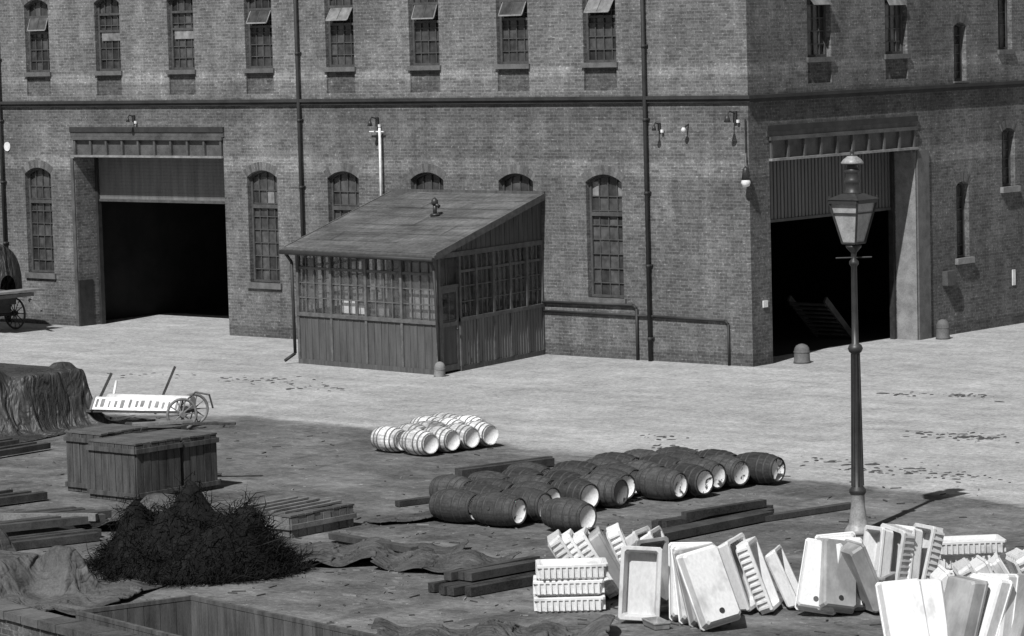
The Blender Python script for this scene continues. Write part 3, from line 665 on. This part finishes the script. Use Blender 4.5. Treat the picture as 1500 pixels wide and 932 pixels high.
for i in range(13): c.box(CC+RT@Vector((-.96+.16*i+J(.02),-.02,J(.02))),(random.choice((.03,.05,.08)),.012,random.choice((.14,.18))),'framel',RT)
for s_ in (-1,1): c.box(CC+RT@Vector((s_*1.05,-.0,0)),(.05,.06,.34),'timberl',RT)
c.cyl(CC+Vector((-1.0,.15,.02)),CC+Vector((.95,.7,.02)),.14,.14,'white',14)
c.beam((-7.0,-14.6,.1),(-6.75,-14.2,1.0),.06,.05,'timber'); c.beam((-6.1,-13.6,.1),(-5.75,-13.3,1.1),.06,.05,'timber'); c.cyl((-6.3,-14.6,.5),(-6.5,-14.3,.85),.03,.03,'white',8)
c.tube([(-4.3,-14.5,.5),(-4.1,-14.3,.75),(-3.8,-14.2,.7),(-3.6,-14.3,.45)],.02,'iron',6)
c.obj("handcart",loc=(.75,-.45,0))
# ---------------------------------------------------------------- wagon
w=MB()
w.box((-27.2,-2.3,1.02),(6.2,1.7,.10),'timberl'); w.box((-27.2,-2.3,.86),(5.6,.9,.2),'timber'); w.box((-24.0,-2.3,1.16),(.5,1.7,.06),'stone')
for x in (-24.9,-29.0):
    for y in (-3.1,-1.5): wheel(w,(x,y,.46),.46,(0,1,0),'timber',12)
    w.cyl((x,-3.1,.46),(x,-1.5,.46),.05,.05,'iron',8); w.box((x,-2.3,.66),(.3,1.0,.3),'iron')
nn=14
for i in range(nn):
    t0=math.pi*i/nn;t1=math.pi*(i+1)/nn
    f=lambda t,x,k=1.0:(x,-2.3-.82*min(k,1)*math.cos(t),1.1+ (1.45*k)*math.sin(t)**.7)
    segs=[(-30,1.0),(-28.5,1.03),(-27,.98),(-25.6,1.02),(-24.9,1.0),(-24.45,.9),(-24.2,.35)]
    for (xa,ka),(xb,kb) in zip(segs[:-1],segs[1:]): w.poly([f(t0,xa,ka),f(t1,xa,ka),f(t1,xb,kb),f(t0,xb,kb)],'tarp',True)
w.beam((-24.9,-3.1,1.2),(-24.3,-3.1,1.0),.08,.08,'timber'); w.beam((-23.9,-1.8,.9),(-23.3,-1.9,.62),.07,.07,'timberl')
w.obj("covered_wagon",loc=(.35,0,0))
# ---------------------------------------------------------------- boundary wall and bin
b=MB()
P0=(9.5,-33.50);P1=(24.0,-36.4)
b.beam((P0[0],P0[1],.45),(P1[0],P1[1],.45),.30,.90,'brickd')
d=(Vector(P1)-Vector(P0)); n=int(d.length/.42)
for i in range(n):
    a=Vector(P0)+d*(i+.02)/n; e=Vector(P0)+d*(i+.97)/n; b.beam((a.x,a.y,.955),(e.x,e.y,.955),.38,.10+J(.01),random.choice(['sill','girder','girder']))
b.obj("brick_boundary_wall")
b=MB()
K0=Vector((14.74,-32.1));K1=Vector((14.27,-33.62));K2=Vector((19.4,-32.9));K3=Vector((19.0,-34.6))
for p,q in ((K0,K1),(K0,K2),(K1,K3),(K2,K3)):
    n=max(3,int((q-p).length/.2)); dd=(q-p)
    for i in range(n):
        a=p+dd*(i+.02)/n;e=p+dd*(i+.98)/n; b.beam((a.x,a.y,.42),(e.x,e.y,.42),.05,.84+J(.01),'crate')
    b.beam((p.x,p.y,.87),(q.x,q.y,.87),.06,.05,'crate')
    b.beam((p.x,p.y,.2),(q.x,q.y,.2),.09,.06,'timber')
b.poly([(K0.x,K0.y,.02),(K1.x,K1.y,.02),(K3.x,K3.y,.02),(K2.x,K2.y,.02)],'dark')
b.obj("open_timber_bin")
# ---------------------------------------------------------------- ceramic sinks
def sink_mesh(name,L_=1.0,W_=.56,D=.22,ribs=False,grey=False):
    b=MB(); m='sinkd' if grey else 'sink'
    def rect(x,z,y): 
        c_=.03; pts=[(-x+c_,-z),(x-c_,-z),(x,-z+c_),(x,z-c_),(x-c_,z),(-x+c_,z),(-x,z-c_),(-x,-z+c_)]
        return [(px,y,L_/2+pz) for px,pz in pts]
    o0=rect(W_/2,L_/2,-D/2+.008);o00=rect(W_/2-.008,L_/2-.008,-D/2);o1=rect(W_/2,L_/2,-D/2+.04);o11=rect(W_/2-.015,L_/2-.015,-D/2+.045);o2=rect(W_/2-.035,L_/2-.035,D/2-.03);o3=rect(W_/2-.06,L_/2-.06,D/2)
    i0=rect(W_/2-.05,L_/2-.05,-D/2);i1=rect(W_/2-.07,L_/2-.07,-D/2+.05);i2=rect(W_/2-.09,L_/2-.09,D/2-.05)
    rings=[i2,i1,i0,o00,o0,o1,o11,o2,o3]
    for A,Bq in zip(rings[:-1],rings[1:]):
        for k in range(8): b.poly([A[k],A[(k+1)%8],Bq[(k+1)%8],Bq[k]],m)
    b.poly(i2,m); b.poly(o3,m)
    mm=Matrix.Translation((0,D/2+.012,.16))@Matrix.Rotation(R(90),4,'X'); b.lathe([(.035,0),(.035,.012)],'iron',12,mm)
    if ribs:
        for i in range(11):
            z=.08+(L_-.16)*i/10
            for sg in (-1,1): b.box((sg*(W_/2-.018),.0,z),(.04,D*.72,.028),m)
        for i in range(6):
            x=-W_/2+.08+(W_-.16)*i/5
            for zz in (.018,L_-.018): b.box((x,0,zz),(.03,D*.72,.04),m)
    return b.mesh(name)
SM={'p':sink_mesh("sink_plain"),'r':sink_mesh("sink_ribbed",ribs=True),'g':sink_mesh("sink_grey",grey=True)}
def sink(kind,x,y,yaw,lean,roll=0,zb=0,sc=1.0):
    o=bpy.data.objects.new("ceramic_sink",SM[kind]); bpy.context.collection.objects.link(o)
    m=Matrix.Rotation(R(yaw),4,'Z')@Matrix.Rotation(R(lean),4,'X')@Matrix.Rotation(R(roll),4,'Y')@Matrix.Scale(sc,4)
    zs=[(m@Vector((a*.28,c_*.11,l_))).z for a in(-1,1) for c_ in (-1,1) for l_ in (0,1)]
    o.matrix_world=Matrix.Translation((x,y,zb-min(zs)))@m; return o
CY=40.8
rd=Vector((.757,.653)); vd=Vector((-.653,.757))
for i in range(3): sink('r',16.72+J(.05),-26.12+J(.05),CY+90+J(6),-90,0,.225*i,.98)
sink('g',16.7,-26.2,CY+86,-90,0,.0,.98) if False else None
for i in range(5):
    p=Vector((16.1,-25.72))+rd*.18*i+vd*.06*i; sink('r' if i!=3 else 'g',p.x,p.y,CY+90+J(5),-34+J(4)+2*i,0)
for i in range(2):
    p=Vector((17.0,-25.2))+rd*.2*i; sink('p',p.x,p.y,CY+70+J(6),-24,0)
sink('p',17.8,-26.75,CY-8,-9,3); sink('g',17.6,-26.05,CY+34,-14)
for i in range(4):
    p=Vector((19.12,-26.62))-rd*.13*i+vd*.24*i; sink('p' if i!=1 else 'g',p.x,p.y,CY+180+16-7*i,21-2*i,12-4*i,0,1.06)
p=Vector((18.6,-25.3)); sink('p',p.x,p.y,CY+60,-16,-6); sink('r',18.85,-25.2,CY+74,-20,0)
sink('g',18.4,-27.0,CY+20,-89,0,0,.45)
sink('p',18.98,-24.75,CY+75,-24,0,0,.85)
sink('p',19.55,-25.15,CY+180-8,20,-9); sink('g',19.82,-25.0,CY+180+22,20,-12); sink('p',19.75,-24.65,CY+180+10,16,-2); sink('p',19.5,-24.4,CY+180,14,4)
sink('g',20.05,-24.45,CY+110,-22)
for i in range(4):
    p=Vector((19.55,-23.75))+rd*.2*i+vd*.03*i; sink('r' if i%2 else 'p',p.x,p.y,CY-64+J(8),-12+J(6),J(5))
sink('g',20.0,-24.0,CY+60,-89); sink('g',19.95,-23.9,CY+64,-89,0,.225,.95)
for i in range(3): sink('r',20.15+J(.05),-21.45+J(.05),CY+90+J(7),-90,0,.215*i,.95)
for i in range(6):
    p=Vector((22.35,-27.0))+rd*.24*i+vd*.05*i; sink('p' if i%3!=2 else 'g',p.x,p.y,CY+180-(50 if i>1 else -6)+J(9),22+J(6),J(6),0,1.03)
for i in range(7):
    p=Vector((22.2,-25.2))+rd*.19*i+vd*.16*i; sink('r' if i%2 else 'p',p.x,p.y,CY+90+J(10),-28+J(7),0)
sink('g',22.6,-25.9,CY+88,-89,0,0); sink('p',22.62,-25.85,CY+94,-89,0,.22)
# ---------------------------------------------------------------- dung, litter
b=MB()
for cx,cy,n,s in ((6.0,-11.14,12,.5),(11.16,-8.27,70,.8),(7.46,-2.63,40,.7),(6.16,-3.02,14,.4),(10.87,-12.3,14,.5),(12.9,-12.67,40,1.1),(12.2,-12.9,30,1.0),(14.0,-12.9,20,.7),(7.2,-12.3,14,.6),(-8.5,-7.6,40,1.1),(-6.6,-8.2,20,.9),(9.6,-13.2,18,.8),(-12,-8.0,14,1.0)):
    for _ in range(n):
        x=cx+random.gauss(0,s*.7);y=cy+random.gauss(0,s*.35);r=random.uniform(.012,.06)*(1.6 if random.random()<.08 else 1)
        b.lathe([(r,0),(r*.85,r*.3),(r*.4,r*.55),(.01,r*.6)],'dung',7,Matrix.Translation((x,y,.001))@Matrix.Rotation(J(3),4,'Z')@Matrix.Diagonal((random.uniform(1,2.2),.8,.5,1)))
b.obj("horse_dung")
b=MB()
for _ in range(1600):
    x=random.uniform(-6,24);y=random.uniform(-33,-14)
    if random.random()<.5: x=random.gauss(14,4);y=random.gauss(-25,3)
    r=random.uniform(.006,.026); b.box((x,y,r*.4),(r*2*random.uniform(.5,5),r,r*.8),random.choice(['timberl','timber','timber','stone']),Matrix.Rotation(J(3),3,'Z'))
b.obj("yard_litter")
# ---------------------------------------------------------------- world, sun, camera
wd=bpy.data.worlds.new("World"); S.world=wd; wd.use_nodes=True; nt=wd.node_tree
bg=nt.nodes["Background"]; sk=nt.nodes.new("ShaderNodeTexSky"); sk.sky_type='NISHITA'; sk.sun_disc=False
EL,AZ=50,15
sk.sun_elevation=R(EL); sk.sun_rotation=R(180-AZ)
bwn=nt.nodes.new("ShaderNodeRGBToBW"); nt.links.new(sk.outputs[0],bwn.inputs[0]); nt.links.new(bwn.outputs[0],bg.inputs[0]); bg.inputs[1].default_value=.05
sl=bpy.data.lights.new("sun",'SUN'); sl.energy=4.9; sl.angle=R(.5); sl.color=(1,1,1)
so=bpy.data.objects.new("sun",sl); bpy.context.collection.objects.link(so)
sd=Vector((math.sin(R(AZ))*math.cos(R(EL)),-math.cos(R(AZ))*math.cos(R(EL)),math.sin(R(EL))))
so.rotation_euler=sd.to_track_quat('Z','Y').to_euler(); so.location=(0,-40,40)
yaw,pit,rol=.71218,.08988,-.02635
F=Vector((-math.sin(yaw),math.cos(yaw),0));Rr=Vector((math.cos(yaw),math.sin(yaw),0));Zv=Vector((0,0,1))
fw=F*math.cos(pit)-Zv*math.sin(pit);up=F*math.sin(pit)+Zv*math.cos(pit)
cx_=Rr*math.cos(rol)+up*math.sin(rol);cy_=-Rr*math.sin(rol)+up*math.cos(rol)
mx=Matrix((cx_,cy_,-fw)).transposed().to_4x4(); mx.translation=Vector((44.346,-59.958,8.0))
cd=bpy.data.cameras.new("Camera"); cd.lens=4675.99/1500*36; cd.sensor_width=36; cd.clip_start=.5; cd.clip_end=3000
cam=bpy.data.objects.new("Camera",cd); bpy.context.collection.objects.link(cam); cam.matrix_world=mx; S.camera=cam
S.view_settings.view_transform='Standard'; S.view_settings.look='None'; S.view_settings.exposure=0
